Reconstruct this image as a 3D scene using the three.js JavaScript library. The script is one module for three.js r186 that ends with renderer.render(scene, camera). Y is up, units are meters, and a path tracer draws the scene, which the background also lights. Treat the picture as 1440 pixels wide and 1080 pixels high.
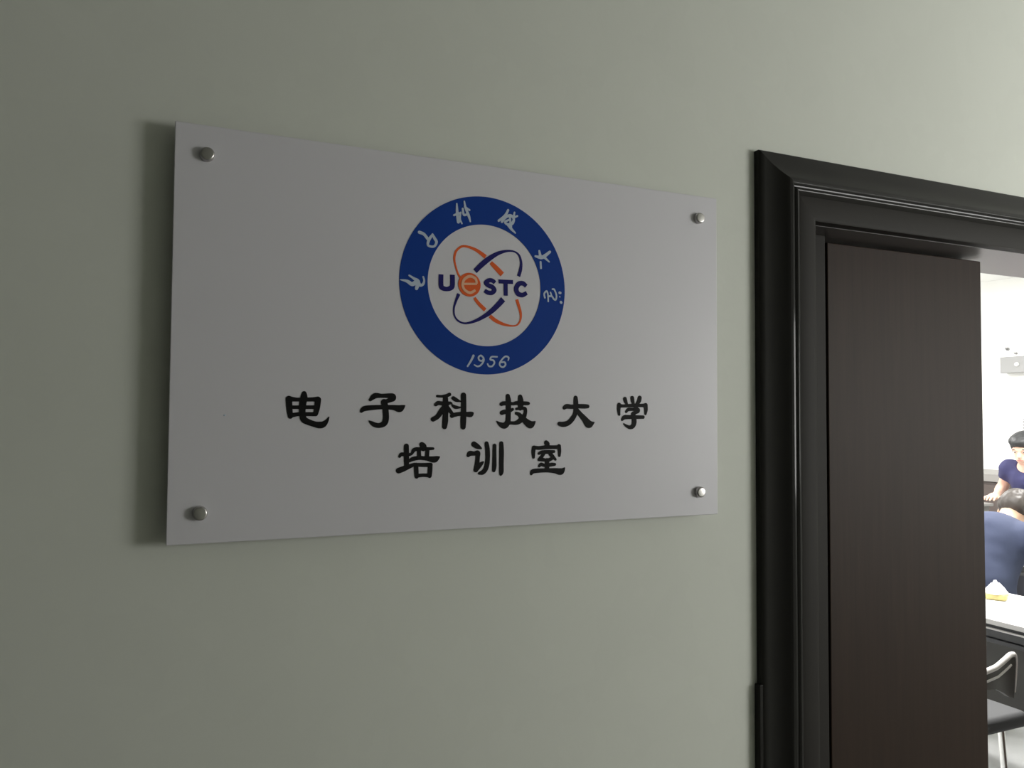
import * as THREE from 'three';
import { RoundedBoxGeometry } from 'three/addons/geometries/RoundedBoxGeometry.js';
import { mergeGeometries, mergeVertices, toCreasedNormals } from 'three/addons/utils/BufferGeometryUtils.js';
import { ImprovedNoise } from 'three/addons/math/ImprovedNoise.js';
import { RectAreaLightUniformsLib } from 'three/addons/lights/RectAreaLightUniformsLib.js';

// ---------------------------------------------------------------- camera, light, exposure
const scene = new THREE.Scene();
scene.background = new THREE.Color(0x0b0c0d);
const FOCAL = 1120.41, YAW = 0.4228, PITCH = 0.0375, ROLL = 0.0059;
const camera = new THREE.PerspectiveCamera((2 * Math.atan(540 / FOCAL) * 180) / Math.PI, 1440 / 1080, 0.02, 60);
{
  const fw = new THREE.Vector3(Math.sin(YAW) * Math.cos(PITCH), Math.sin(PITCH), -Math.cos(YAW) * Math.cos(PITCH));
  const r = new THREE.Vector3(Math.cos(YAW), 0, Math.sin(YAW)), u = r.clone().cross(fw);
  const r2 = r.clone().multiplyScalar(Math.cos(ROLL)).addScaledVector(u, Math.sin(ROLL));
  const u2 = u.clone().multiplyScalar(Math.cos(ROLL)).addScaledVector(r, -Math.sin(ROLL));
  camera.position.set(0, 1.6, 1.1302);
  camera.quaternion.setFromRotationMatrix(new THREE.Matrix4().makeBasis(r2, u2, fw.negate()));
}
const renderer = new THREE.WebGLRenderer({ antialias: true });
renderer.toneMapping = THREE.LinearToneMapping;
renderer.toneMappingExposure = 1.0;
renderer.shadowMap.enabled = true;
RectAreaLightUniformsLib.init();
const WINDOW_LIGHT = 13.5, ROOM_LIGHT = 46;           // radiance of the corridor window and of the room's ceiling panels
const WINDOW_COLOR = new THREE.Color(1.0, 0.99, 0.97), ROOM_COLOR = new THREE.Color(1.0, 0.985, 0.96);
function areaLight(name, w, h, pos, look, color, intensity) {
  const l = new THREE.RectAreaLight(color, intensity, w, h);
  l.name = name; l.position.set(...pos); l.lookAt(...look); scene.add(l); return l;
}

// ---------------------------------------------------------------- helpers
const noise = new ImprovedNoise();
let seed = 7;
const rnd = () => { seed = (seed * 16807) % 2147483647; return seed / 2147483647; };
const names = new Map();
function numbered(n) { const k = names.get(n) ?? 0; names.set(n, k + 1); return k ? n + '_' + String(k).padStart(3, '0') : n; }
function finish(m) { m.castShadow = true; m.receiveShadow = true; return m; }
function part(name, geo, mat, parent) { const m = finish(new THREE.Mesh(geo, mat)); m.name = name; parent.add(m); return m; }
function thing(name, label, category, pos = [0, 0, 0], turn = 0, group) {
  const o = new THREE.Group(); o.name = numbered(name); o.position.set(...pos); o.rotation.y = turn;
  o.userData = { label, category }; if (group) o.userData.group = group;
  scene.add(o); return o;
}
function struct(name, geo, mat) { const m = part(name, geo, mat, scene); m.userData.kind = 'structure'; return m; }
const box = (x0, x1, y0, y1, z0, z1, r = 0) => {
  const g = r ? new RoundedBoxGeometry(x1 - x0, y1 - y0, z1 - z0, 3, r) : new THREE.BoxGeometry(x1 - x0, y1 - y0, z1 - z0);
  return g.translate((x0 + x1) / 2, (y0 + y1) / 2, (z0 + z1) / 2);
};
const join = (list) => mergeGeometries(list.map((g) => (g.index ? g.toNonIndexed() : g)));
const rod = (a, b, r, seg = 10) => {
  const A = new THREE.Vector3(...a), B = new THREE.Vector3(...b), d = B.clone().sub(A);
  const g = new THREE.CylinderGeometry(r, r, d.length(), seg);
  g.applyQuaternion(new THREE.Quaternion().setFromUnitVectors(new THREE.Vector3(0, 1, 0), d.normalize()));
  return g.translate((A.x + B.x) / 2, (A.y + B.y) / 2, (A.z + B.z) / 2);
};
const tube = (pts, r, seg = 40, closed = false) => new THREE.TubeGeometry(new THREE.CatmullRomCurve3(pts.map((p) => new THREE.Vector3(...p)), closed), seg, r, 8, closed);
const std = (o) => new THREE.MeshStandardMaterial(o);
function texture(w, h, f, srgb) {
  const d = new Uint8Array(w * h * 4);
  for (let y = 0; y < h; y++) for (let x = 0; x < w; x++) { const c = f(x, y), i = (y * w + x) * 4; d[i] = c[0]; d[i + 1] = c[1]; d[i + 2] = c[2]; d[i + 3] = 255; }
  const t = new THREE.DataTexture(d, w, h); t.wrapS = t.wrapT = THREE.RepeatWrapping; t.magFilter = THREE.LinearFilter; t.minFilter = THREE.LinearMipmapLinearFilter; t.generateMipmaps = true;
  if (srgb) t.colorSpace = THREE.SRGBColorSpace;
  t.needsUpdate = true; return t;
}
function planarUV(g, scale = 1) {                    // uv in metres by the dominant axis of each face's normal
  const p = g.attributes.position, n = g.attributes.normal, uv = new Float32Array(p.count * 2);
  for (let i = 0; i < p.count; i++) {
    const ax = Math.abs(n.getX(i)), ay = Math.abs(n.getY(i)), az = Math.abs(n.getZ(i));
    if (az >= ax && az >= ay) { uv[2 * i] = p.getX(i); uv[2 * i + 1] = p.getY(i); }
    else if (ax >= ay) { uv[2 * i] = p.getZ(i); uv[2 * i + 1] = p.getY(i); }
    else { uv[2 * i] = p.getX(i); uv[2 * i + 1] = p.getZ(i); }
    uv[2 * i] *= scale; uv[2 * i + 1] *= scale;
  }
  g.setAttribute('uv', new THREE.BufferAttribute(uv, 2)); return g;
}

// ---------------------------------------------------------------- materials
const tile = (f) => (x, y, n) => {                    // noise that wraps over n pixels
  const a = x / n, b = y / n; return (1 - a) * (1 - b) * f(x, y) + a * (1 - b) * f(x - n, y) + (1 - a) * b * f(x, y - n) + a * b * f(x - n, y - n);
};
const paintBump = texture(512, 512, (x, y) => {
  const v = tile((p, q) => noise.noise(p * 0.09, q * 0.09, 1.5) * 0.6 + noise.noise(p * 0.25, q * 0.25, 4.5) * 0.4)(x, y, 512), c = 128 + 90 * v; return [c, c, c];
});
const paintMap = texture(512, 512, (x, y) => {
  const v = tile((p, q) => noise.noise(p * 0.016, q * 0.016, 8.5) + 0.5 * noise.noise(p * 0.06, q * 0.06, 2.5))(x, y, 512), k = 1 + 0.012 * v;
  return [213 * k, 216 * k, 207 * k];
}, true);
const WALL = std({ map: paintMap, bumpMap: paintBump, bumpScale: 0.0004, roughness: 0.72 });
const ROOMWALL = std({ color: new THREE.Color(0.86, 0.86, 0.84), bumpMap: paintBump, bumpScale: 0.0003, roughness: 0.8 });
const CEIL = std({ color: new THREE.Color(0.85, 0.85, 0.83), bumpMap: paintBump, bumpScale: 0.0003, roughness: 0.9 });
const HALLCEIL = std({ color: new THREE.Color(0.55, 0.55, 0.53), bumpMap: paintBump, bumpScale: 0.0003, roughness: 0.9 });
const floorMap = texture(512, 512, (x, y) => {
  const v = tile((p, q) => noise.noise(p * 0.03, q * 0.03, 3.5) + 0.6 * noise.noise(p * 0.3, q * 0.3, 6.5))(x, y, 512), k = 1 + 0.05 * v;
  return [186 * k, 187 * k, 187 * k];
}, true);
const FLOOR = std({ map: floorMap, roughness: 0.35 }), HALLFLOOR = std({ map: floorMap, color: new THREE.Color(0.3, 0.28, 0.25), roughness: 0.5 });
const grain = (x, y) => tile((p, q) => noise.noise(p * 0.12, q * 0.006, 2.5) * 0.6 + noise.noise(p * 0.4, q * 0.012, 7.5) * 0.4)(x, y, 512);
const woodMap = texture(512, 512, (x, y) => { const k = 1 + 0.22 * grain(x, y); return [46 * k, 35 * k, 28 * k]; }, true);
const woodBump = texture(512, 512, (x, y) => { const c = 128 + 90 * grain(x, y); return [c, c, c]; });
const LEAF = new THREE.MeshPhysicalMaterial({ map: woodMap, bumpMap: woodBump, bumpScale: 0.0002, roughness: 0.55, specularIntensity: 0.3 });
const CASING = new THREE.MeshPhysicalMaterial({ color: new THREE.Color(0.011, 0.0105, 0.009), bumpMap: woodBump, bumpScale: 0.00012, roughness: 0.6, specularIntensity: 0.3, clearcoat: 0.32, clearcoatRoughness: 0.1 });
const SATIN = new THREE.MeshPhysicalMaterial({ color: new THREE.Color(0.02, 0.018, 0.0155), bumpMap: woodBump, bumpScale: 0.00012, roughness: 0.62, specularIntensity: 0.35 });
const LINING = new THREE.MeshPhysicalMaterial({ color: new THREE.Color(0.035, 0.03, 0.028), roughness: 0.4, clearcoat: 0.6, clearcoatRoughness: 0.3 });
const ACRYLIC = new THREE.MeshPhysicalMaterial({ color: new THREE.Color(0.665, 0.655, 0.695), roughness: 0.42, clearcoat: 0.08, clearcoatRoughness: 0.15 });
const STEEL = std({ color: new THREE.Color(0.5, 0.485, 0.475), metalness: 1, roughness: 0.3 });
const ink = (r, g, b) => new THREE.MeshPhysicalMaterial({ color: new THREE.Color(r, g, b), roughness: 0.6, specularIntensity: 0.3 });
const BLACKINK = ink(0.006, 0.006, 0.006), BLUE = ink(0.003, 0.042, 0.27), WHITEINK = ink(0.5, 0.58, 0.68), NAVY = ink(0.013, 0.012, 0.13), ORANGE = ink(0.75, 0.125, 0.03), PALE = ink(0.78, 0.46, 0.3);

// ---------------------------------------------------------------- the setting
const OX0 = 1.111, OX1 = 2.58, OTOP = 1.96, WT = 0.19, CEILY = 2.9, HALL = 2.15, HL = -7.5, HR = 6.0, RX = 7.3, RZ = -6.2, RL = 0.3;
{
  const s = new THREE.Shape();
  s.moveTo(HL, 0); s.lineTo(OX0, 0); s.lineTo(OX0, OTOP); s.lineTo(OX1, OTOP); s.lineTo(OX1, 0); s.lineTo(RX, 0); s.lineTo(RX, CEILY); s.lineTo(HL, CEILY); s.closePath();
  struct('wall_front', planarUV(new THREE.ExtrudeGeometry(s, { depth: WT, bevelEnabled: false }).translate(0, 0, -WT)), WALL);
}
struct('floor', planarUV(box(RL - 0.2, RX + 0.2, -0.12, 0, RZ - 0.2, -WT / 2)), FLOOR);
struct('floor_corridor', planarUV(box(HL - 0.2, RX + 0.2, -0.12, 0, -WT / 2, HALL + 0.2)), HALLFLOOR);
struct('ceiling', planarUV(box(RL - 0.2, RX + 0.2, CEILY, CEILY + 0.12, RZ - 0.2, -WT / 2)), CEIL);
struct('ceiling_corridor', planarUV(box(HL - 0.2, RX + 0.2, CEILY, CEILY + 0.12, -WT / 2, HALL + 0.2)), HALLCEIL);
const WX0 = 2.8, WX1 = 4.9, WY0 = 1.15, WY1 = 2.15;     // the corridor window, opposite the doorway and to the right
{
  const sh = new THREE.Shape([[HL - 0.2, 0], [HR + 0.2, 0], [HR + 0.2, CEILY], [HL - 0.2, CEILY]].map((q) => new THREE.Vector2(...q)));
  sh.holes.push(new THREE.Path([[WX0, WY0], [WX0, WY1], [WX1, WY1], [WX1, WY0]].map((q) => new THREE.Vector2(...q))));
  struct('wall_rear', planarUV(new THREE.ExtrudeGeometry(sh, { depth: 0.2, bevelEnabled: false }).translate(0, 0, HALL)), WALL);
}
struct('wall_left', planarUV(box(HL - 0.2, HL, 0, CEILY, -WT, HALL)), WALL);
struct('wall_room_left', planarUV(box(RL - 0.2, RL, 0, CEILY, RZ, -WT)), ROOMWALL);
struct('wall_room_back', planarUV(box(RL - 0.2, RX + 0.2, 0, CEILY, RZ - 0.2, RZ)), ROOMWALL);
struct('wall_room_right', planarUV(box(RX, RX + 0.2, 0, CEILY, RZ, -WT)), ROOMWALL);
struct('wall_right', planarUV(box(HR, HR + 0.2, 0, CEILY, 0, HALL)), WALL);
{
  const w = new THREE.Group(); w.name = 'window_1'; w.userData.kind = 'structure'; scene.add(w);
  const FR = std({ color: 0xd8d8d4, roughness: 0.4 }), z0 = HALL + 0.05, z1 = HALL + 0.11, mid = (WX0 + WX1) / 2;
  part('frame', join([box(WX0, WX1, WY0, WY0 + 0.05, z0, z1), box(WX0, WX1, WY1 - 0.05, WY1, z0, z1), box(WX0, WX0 + 0.05, WY0, WY1, z0, z1), box(WX1 - 0.05, WX1, WY0, WY1, z0, z1), box(mid - 0.025, mid + 0.025, WY0, WY1, z0 + 0.005, z1 - 0.005)]), FR, w);
  part('pane', box(WX0 + 0.05, WX1 - 0.05, WY0 + 0.05, WY1 - 0.05, z0 + 0.025, z0 + 0.033), std({ color: 0xdfe4e6, emissive: WINDOW_COLOR, emissiveIntensity: 2.0, roughness: 0.3 }), w);
  areaLight('window_daylight', WX1 - WX0 - 0.1, WY1 - WY0 - 0.1, [mid, (WY0 + WY1) / 2, HALL + 0.04], [mid, (WY0 + WY1) / 2, 0], WINDOW_COLOR, WINDOW_LIGHT);
}

// ---------------------------------------------------------------- door casing
{
  // profile: distance in from the outer edge, height off the wall (millimetres)
  const MOULD = [[0, 0], [0, 12], [3, 15], [12, 16.5], [24, 20], [36, 26], [46, 33], [51, 36.8], [55, 38.5], [58.5, 38.2], [61, 36], [62.5, 32.5], [64.5, 32], [66.5, 34], [69.5, 35.6], [73, 35.2], [76, 33], [78, 31], [79, 28]], BOARD = [[78, 29.5], [79.5, 30], [114, 27], [120, 26.6], [121, 26], [121, -25]];
  const Wd = 0.121, g = new THREE.Group(); g.name = 'trim_1'; g.userData.kind = 'structure'; scene.add(g);
  const sweep = (path, P = MOULD) => {                           // path(u): the run's two ends for a point u inside the outer edge
    const pos = [], uv = []; let along = 0;
    for (let i = 0; i + 1 < P.length; i++) {
      const [u0, h0] = P[i], [u1, h1] = P[i + 1], a = path(u0 / 1000), b = path(u1 / 1000), l = Math.hypot(u1 - u0, h1 - h0) / 1000, L = Math.hypot(a[1][0] - a[0][0], a[1][1] - a[0][1]);
      const A0 = [...a[0], h0 / 1000], A1 = [...a[1], h0 / 1000], B0 = [...b[0], h1 / 1000], B1 = [...b[1], h1 / 1000];
      pos.push(...A0, ...B0, ...B1, ...A0, ...B1, ...A1); uv.push(along, 0, along + l, 0, along + l, L, along, 0, along + l, L, along, L); along += l;
    }
    const geo = new THREE.BufferGeometry();
    geo.setAttribute('position', new THREE.Float32BufferAttribute(pos, 3)); geo.setAttribute('uv', new THREE.Float32BufferAttribute(uv, 2));
    return toCreasedNormals(geo, 0.7);
  };
  const X0 = OX0 - Wd + 0.0, X1 = OX1 + Wd, T = OTOP + Wd;
  const LEFT = (u) => [[X0 + u, 0], [X0 + u, T - u]], HEAD = (u) => [[X0 + u, T - u], [X1 - u, T - u]], RIGHT = (u) => [[X1 - u, T - u], [X1 - u, 0]];
  for (const run of [LEFT, HEAD, RIGHT]) { part('casing_moulding', sweep(run), CASING, g); part('casing_board', sweep(run, BOARD), SATIN, g); }
  part('edge_strip', box(X0 - 0.006, X0 + 0.002, 0, 1.125, 0, 0.014, 0.002), CASING, g);
  part('jamb_stop', box(OX0, 1.2134, 0, OTOP, -0.075, -0.05, 0.003), SATIN, g);
  part('jamb', box(OX0, OX0 + 0.012, 0, OTOP, -WT - 0.005, -0.02), CASING, g);
  part('jamb', box(OX1 - 0.012, OX1, 0, OTOP, -WT - 0.005, -0.0), CASING, g);
  part('rebate', box(OX0 + 0.012, 1.263, 0, OTOP - 0.004, -0.15, -0.1175), CASING, g);
  part('rebate', box(1.263, 1.706, OTOP - 0.035, OTOP - 0.004, -0.15, -0.1175), CASING, g);
  part('head_lining', box(OX0, OX1, OTOP - 0.0012, OTOP + 0.004, -WT - 0.005, 0.002), LINING, g);
}
{
  const d = new THREE.Group(); d.name = 'door_1'; d.userData.kind = 'structure'; scene.add(d);
  part('leaf', planarUV(box(1.2435, 1.7095, 0.008, OTOP - 0.007, -0.115, -0.075, 0.0025), 1.6), LEAF, d);
  for (const y of [0.25, 1.0, 1.72]) part('hinge', rod([1.232, y - 0.05, -0.108], [1.232, y + 0.05, -0.108], 0.007), STEEL, d);
  const e = new THREE.Group(); e.name = 'door_2'; e.userData.kind = 'structure'; e.position.set(OX1 - 0.01, 0, -WT - 0.03); e.rotation.y = 0.04; scene.add(e);
  part('leaf', planarUV(box(0.0, 0.9, 0.008, OTOP - 0.012, -0.042, -0.002, 0.0025), 1.6), LEAF, e);
  part('handle', join([rod([0.84, 1.0, -0.042], [0.84, 1.0, -0.09], 0.009), rod([0.85, 1.0, -0.09], [0.73, 1.0, -0.09], 0.009)]), STEEL, e);
}

// ---------------------------------------------------------------- the sign
// strokes of the sign, in tenths of a millimetre from the panel centre: [x, y, half width] along each stroke
const CHARACTERS = [
  { strokes: [[[-2844,-845,42],[-2836,-965,41],[-2821,-1081,34]],[[-2844,-845,39],[-2750,-854,28],[-2638,-853,28],[-2525,-849,30],[-2459,-848,40]],[[-2455,-854,42],[-2467,-962,40],[-2484,-1046,32]],[[-2833,-958,25],[-2643,-957,26],[-2471,-955,26]],[[-2821,-1072,32],[-2733,-1054,28],[-2642,-1051,27],[-2486,-1050,30]],[[-2643,-769,32],[-2645,-822,47],[-2660,-910,48],[-2665,-1004,44],[-2658,-1077,44],[-2637,-1128,44],[-2574,-1161,41],[-2494,-1188,40],[-2427,-1199,47],[-2377,-1188,42],[-2334,-1144,25],[-2304,-1090,7]]] },  // 电
  { strokes: [[[-1730,-846,21],[-1688,-804,36],[-1649,-784,39],[-1567,-786,30],[-1452,-783,35],[-1402,-791,40],[-1398,-823,38],[-1437,-842,34],[-1494,-863,30]],[[-1530,-877,47],[-1515,-933,45],[-1502,-1038,44],[-1502,-1122,44],[-1526,-1178,42],[-1590,-1205,36],[-1654,-1198,35],[-1704,-1171,27],[-1743,-1139,6]],[[-1854,-1008,21],[-1812,-970,37],[-1707,-955,36],[-1594,-947,32],[-1493,-947,32],[-1385,-951,38],[-1309,-966,51],[-1273,-952,40],[-1229,-923,11]]] },  // 子
  { strokes: [[[-737,-778,20],[-672,-781,20],[-596,-771,25],[-550,-751,27]],[[-759,-903,25],[-725,-879,32],[-671,-883,30],[-595,-884,29],[-534,-877,22],[-511,-889,11]],[[-611,-801,38],[-606,-924,46],[-609,-1033,43],[-612,-1141,45],[-621,-1224,38]],[[-633,-939,38],[-678,-1004,40],[-730,-1077,36],[-798,-1116,35]],[[-579,-946,32],[-541,-989,29],[-506,-1032,26],[-494,-1061,30]],[[-488,-805,30],[-442,-832,29],[-376,-853,10]],[[-503,-909,16],[-464,-934,27],[-418,-941,21],[-371,-940,10]],[[-509,-1067,30],[-463,-1048,32],[-370,-1035,31],[-277,-1040,36],[-218,-1042,42],[-186,-1025,21]],[[-330,-761,42],[-326,-885,42],[-327,-1031,44],[-329,-1141,45],[-331,-1227,40]]] },  // 科
  { strokes: [[[387,-762,35],[398,-840,44],[399,-957,42],[396,-1086,42],[389,-1151,44],[354,-1200,48],[312,-1208,45],[256,-1183,29],[206,-1142,7]],[[282,-886,29],[317,-873,33],[398,-872,29],[473,-877,26],[530,-866,32],[602,-867,32],[711,-869,30],[738,-870,22]],[[290,-1016,33],[332,-1002,35],[403,-995,29],[467,-962,23]],[[594,-769,35],[602,-824,46],[602,-903,46],[595,-948,33]],[[534,-955,22],[603,-948,22],[668,-948,29],[684,-980,29],[672,-1046,33],[636,-1098,43],[568,-1151,38],[504,-1170,29],[439,-1167,26],[390,-1174,29]],[[531,-1021,25],[574,-1037,31],[618,-1079,38],[690,-1144,49],[763,-1193,59],[811,-1177,36],[845,-1150,13]]] },  // 技
  { strokes: [[[1356,-932,29],[1397,-908,38],[1489,-913,35],[1611,-904,37],[1719,-905,37],[1775,-905,31]],[[1557,-772,35],[1561,-839,42],[1561,-913,42],[1550,-1015,38],[1505,-1096,41],[1429,-1166,41],[1338,-1190,43],[1271,-1180,33]],[[1588,-974,35],[1650,-1041,42],[1720,-1108,50],[1790,-1184,64],[1849,-1177,34],[1890,-1159,11]]] },  // 大
  { strokes: [[[2467,-777,34],[2479,-815,32],[2503,-856,20]],[[2606,-761,36],[2614,-806,34],[2630,-855,24]],[[2750,-756,37],[2738,-805,37],[2696,-854,28]],[[2361,-886,36],[2430,-892,26],[2626,-883,31],[2800,-880,29],[2858,-881,39]],[[2357,-875,36],[2349,-955,32],[2358,-1031,22]],[[2865,-877,39],[2871,-951,34],[2862,-1018,21]],[[2491,-988,18],[2528,-950,28],[2610,-946,26],[2709,-946,33],[2717,-973,34],[2667,-994,31],[2618,-1017,26]],[[2626,-1022,39],[2639,-1092,45],[2643,-1162,44],[2618,-1217,39],[2561,-1238,32],[2495,-1214,23],[2447,-1183,13]],[[2414,-1117,19],[2455,-1077,36],[2553,-1071,34],[2676,-1071,32],[2816,-1071,29]]] },  // 学
  { strokes: [[[-1196,-1501,37],[-1194,-1607,38],[-1192,-1712,38],[-1188,-1783,35]],[[-1295,-1647,21],[-1267,-1616,27],[-1193,-1624,28],[-1128,-1616,20],[-1106,-1587,17]],[[-1109,-1608,17],[-1091,-1566,28],[-1055,-1546,28],[-988,-1544,26],[-884,-1543,25],[-794,-1541,20]],[[-966,-1478,35],[-942,-1511,48],[-943,-1546,33]],[[-1009,-1567,30],[-1002,-1645,30]],[[-880,-1569,30],[-884,-1647,30]],[[-1149,-1713,22],[-1097,-1686,31],[-1001,-1673,29],[-882,-1683,33],[-781,-1699,47],[-739,-1685,36],[-698,-1664,11]],[[-1304,-1847,42],[-1235,-1824,40],[-1148,-1791,32],[-1074,-1764,25]],[[-1049,-1772,33],[-1044,-1864,34],[-1039,-1938,31]],[[-1052,-1770,28],[-941,-1775,30],[-829,-1775,31]],[[-833,-1780,33],[-839,-1869,36],[-842,-1936,30]],[[-1039,-1928,29],[-939,-1922,26],[-842,-1929,28]]] },  // 培
  { strokes: [[[-158,-1483,41],[-110,-1514,40],[-44,-1546,15]],[[-248,-1649,26],[-220,-1619,38],[-154,-1623,32],[-98,-1617,40],[-96,-1672,35],[-105,-1767,36],[-115,-1835,41],[-128,-1866,35]],[[-118,-1880,21],[-78,-1823,29],[-42,-1779,29],[-5,-1749,11]],[[45,-1475,32],[59,-1551,37],[65,-1661,37],[55,-1784,38],[26,-1866,37],[-18,-1906,34],[-70,-1918,21]],[[175,-1507,29],[174,-1663,32],[173,-1814,35],[165,-1880,27]],[[285,-1477,33],[290,-1609,39],[288,-1782,37],[288,-1900,37],[278,-1941,23]]] },  // 训
  { strokes: [[[1041,-1471,36],[1064,-1494,37],[1049,-1527,37]],[[832,-1544,31],[917,-1553,30],[1042,-1543,31],[1183,-1544,29],[1265,-1544,32]],[[830,-1547,34],[822,-1616,31],[826,-1695,22]],[[1265,-1529,33],[1273,-1603,30],[1272,-1676,21]],[[917,-1638,21],[968,-1618,28],[1072,-1616,31],[1176,-1611,23]],[[998,-1645,28],[961,-1690,28],[921,-1729,25]],[[921,-1732,25],[1006,-1739,25],[1087,-1744,25]],[[1116,-1647,32],[1154,-1687,30],[1203,-1734,20]],[[969,-1723,25],[1058,-1746,27],[1139,-1720,27]],[[1058,-1745,36],[1058,-1824,40],[1058,-1890,36]],[[922,-1831,21],[955,-1805,28],[1006,-1820,25],[1058,-1824,25],[1132,-1812,30],[1192,-1810,23]],[[787,-1949,21],[816,-1910,35],[918,-1900,34],[1058,-1900,33],[1192,-1908,41],[1286,-1925,53],[1327,-1909,38],[1363,-1870,11]]] },  // 室
];
const ORBIT_ORANGE = [[[-377,968,18],[-428,1033,14],[-476,1167,14],[-492,1275,17],[-461,1381,17],[-374,1454,17],[-271,1456,19],[-153,1423,24],[-63,1375,29],[8,1329,32]],[[93,1251,29],[179,1178,38],[284,1085,40]],[[-169,700,23],[-102,621,27],[7,526,30]],[[84,440,29],[185,373,29],[322,324,21],[461,310,12],[546,336,12],[592,416,15],[593,515,21],[559,627,24],[526,720,25]]];
const ORBIT_NAVY = [[[-160,1100,36],[-76,1186,39],[58,1302,38],[208,1399,29],[361,1451,18],[484,1452,12],[562,1402,15],[597,1298,19],[589,1183,25],[555,1078,27]],[[-416,741,25],[-461,633,18],[-492,521,13],[-481,413,11],[-422,341,13],[-320,309,14],[-188,339,20],[-55,402,27],[94,501,36],[214,613,41],[300,707,44]]];
const LATIN = [
  { strokes: [[[-697,1011,36],[-695,851,36],[-669,810,36],[-606,800,33],[-545,820,36],[-518,863,36],[-520,1019,36]]] },  // U
  { strokes: [[[163,949,30],[123,978,32],[67,979,33],[19,939,35],[56,903,35],[124,880,35],[154,836,35],[113,793,34],[46,794,33],[-2,822,29]]] },  // S
  { strokes: [[[223,974,31],[463,982,31]],[[340,957,33],[342,765,33]]] },  // T
  { strokes: [[[687,934,31],[630,974,36],[560,960,38],[517,885,38],[546,812,38],[620,793,36],[696,831,31]]] },  // C
];
const LETTER_E = [[[-344,895,16],[-134,910,16]],[[-137,912,18],[-157,985,20],[-246,1016,21],[-332,965,21],[-361,885,21],[-333,810,21],[-244,769,21],[-156,814,18]]];
const E_DISC = [-250, 890];
const RING_MARKS = [
  { strokes: [[[-1310,885,8],[-1213,871,23],[-1137,834,30],[-1061,872,30],[-1017,827,22],[-973,846,19],[-957,900,15],[-972,952,13]],[[-1182,957,13],[-1116,920,19],[-1050,872,32],[-1071,776,24]]] },  // 电
  { strokes: [[[-1036,1599,24],[-970,1579,22],[-914,1520,22]],[[-837,1592,13],[-803,1531,22],[-774,1480,20],[-813,1412,17],[-902,1420,17],[-891,1501,22],[-837,1581,17]]] },  // 子
  { strokes: [[[-463,2083,12],[-455,1954,22],[-435,1814,24]],[[-505,1907,15],[-424,1945,17]],[[-399,1960,12],[-411,1864,15],[-379,1796,12]],[[-344,2133,12],[-324,2040,18],[-273,1926,21],[-247,1840,11]],[[-368,2017,17],[-349,1930,18],[-286,1949,17]],[[-337,2050,15],[-261,2011,15]]] },  // 科
  { strokes: [[[372,2081,18],[320,1990,20],[216,1900,18]],[[268,1888,18],[334,1967,20],[413,2000,23],[466,1957,20],[440,1881,23],[361,1861,20],[321,1893,18],[400,1938,15]],[[479,2056,13],[466,1994,18]],[[526,2006,15],[453,1968,15]],[[399,1999,15],[420,1830,20]],[[374,1850,23],[427,1795,22],[494,1740,11]]] },  // 技
  { strokes: [[[905,1501,15],[928,1400,28]],[[837,1412,15],[939,1401,28],[1008,1437,26],[1088,1501,21]],[[996,1406,22],[1077,1345,11]],[[928,1328,17],[934,1235,17]]] },  // 大
  { strokes: [[[1005,777,14],[993,838,14],[1033,882,14],[1057,832,14],[1063,724,13]],[[1062,802,14],[1126,806,14],[1161,767,14],[1195,759,14],[1207,822,13],[1171,912,14],[1137,920,13]],[[1102,866,12],[1126,806,12]],[[1264,872,21],[1276,870,20]],[[1265,810,10],[1269,807,10]],[[1286,725,21],[1293,719,20]]] },  // 学
];
const YEAR = [
  { strokes: [[[-179,-169,18],[-214,-240,16],[-270,-328,13]]] },
  { strokes: [[[-14,-200,13],[-57,-161,13],[-97,-189,13],[-86,-229,13],[-43,-241,13],[-14,-213,13],[-19,-253,13],[-63,-308,13],[-113,-326,12],[-163,-304,9]]] },
  { strokes: [[[203,-172,12],[116,-175,13],[94,-216,13],[145,-228,13],[160,-268,13],[124,-316,13],[73,-317,13],[51,-285,12]]] },
  { strokes: [[[387,-220,9],[394,-176,13],[342,-161,13],[284,-210,13],[247,-272,13],[262,-312,13],[306,-324,13],[343,-289,13],[328,-249,13],[277,-252,12]]] },
];
const BX0 = 0.0181, BX1 = 0.8842, BY0 = 1.6 - 0.1693, BY1 = 1.6 + 0.3755, BZ = 0.026;
const U = 1e-4;
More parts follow.
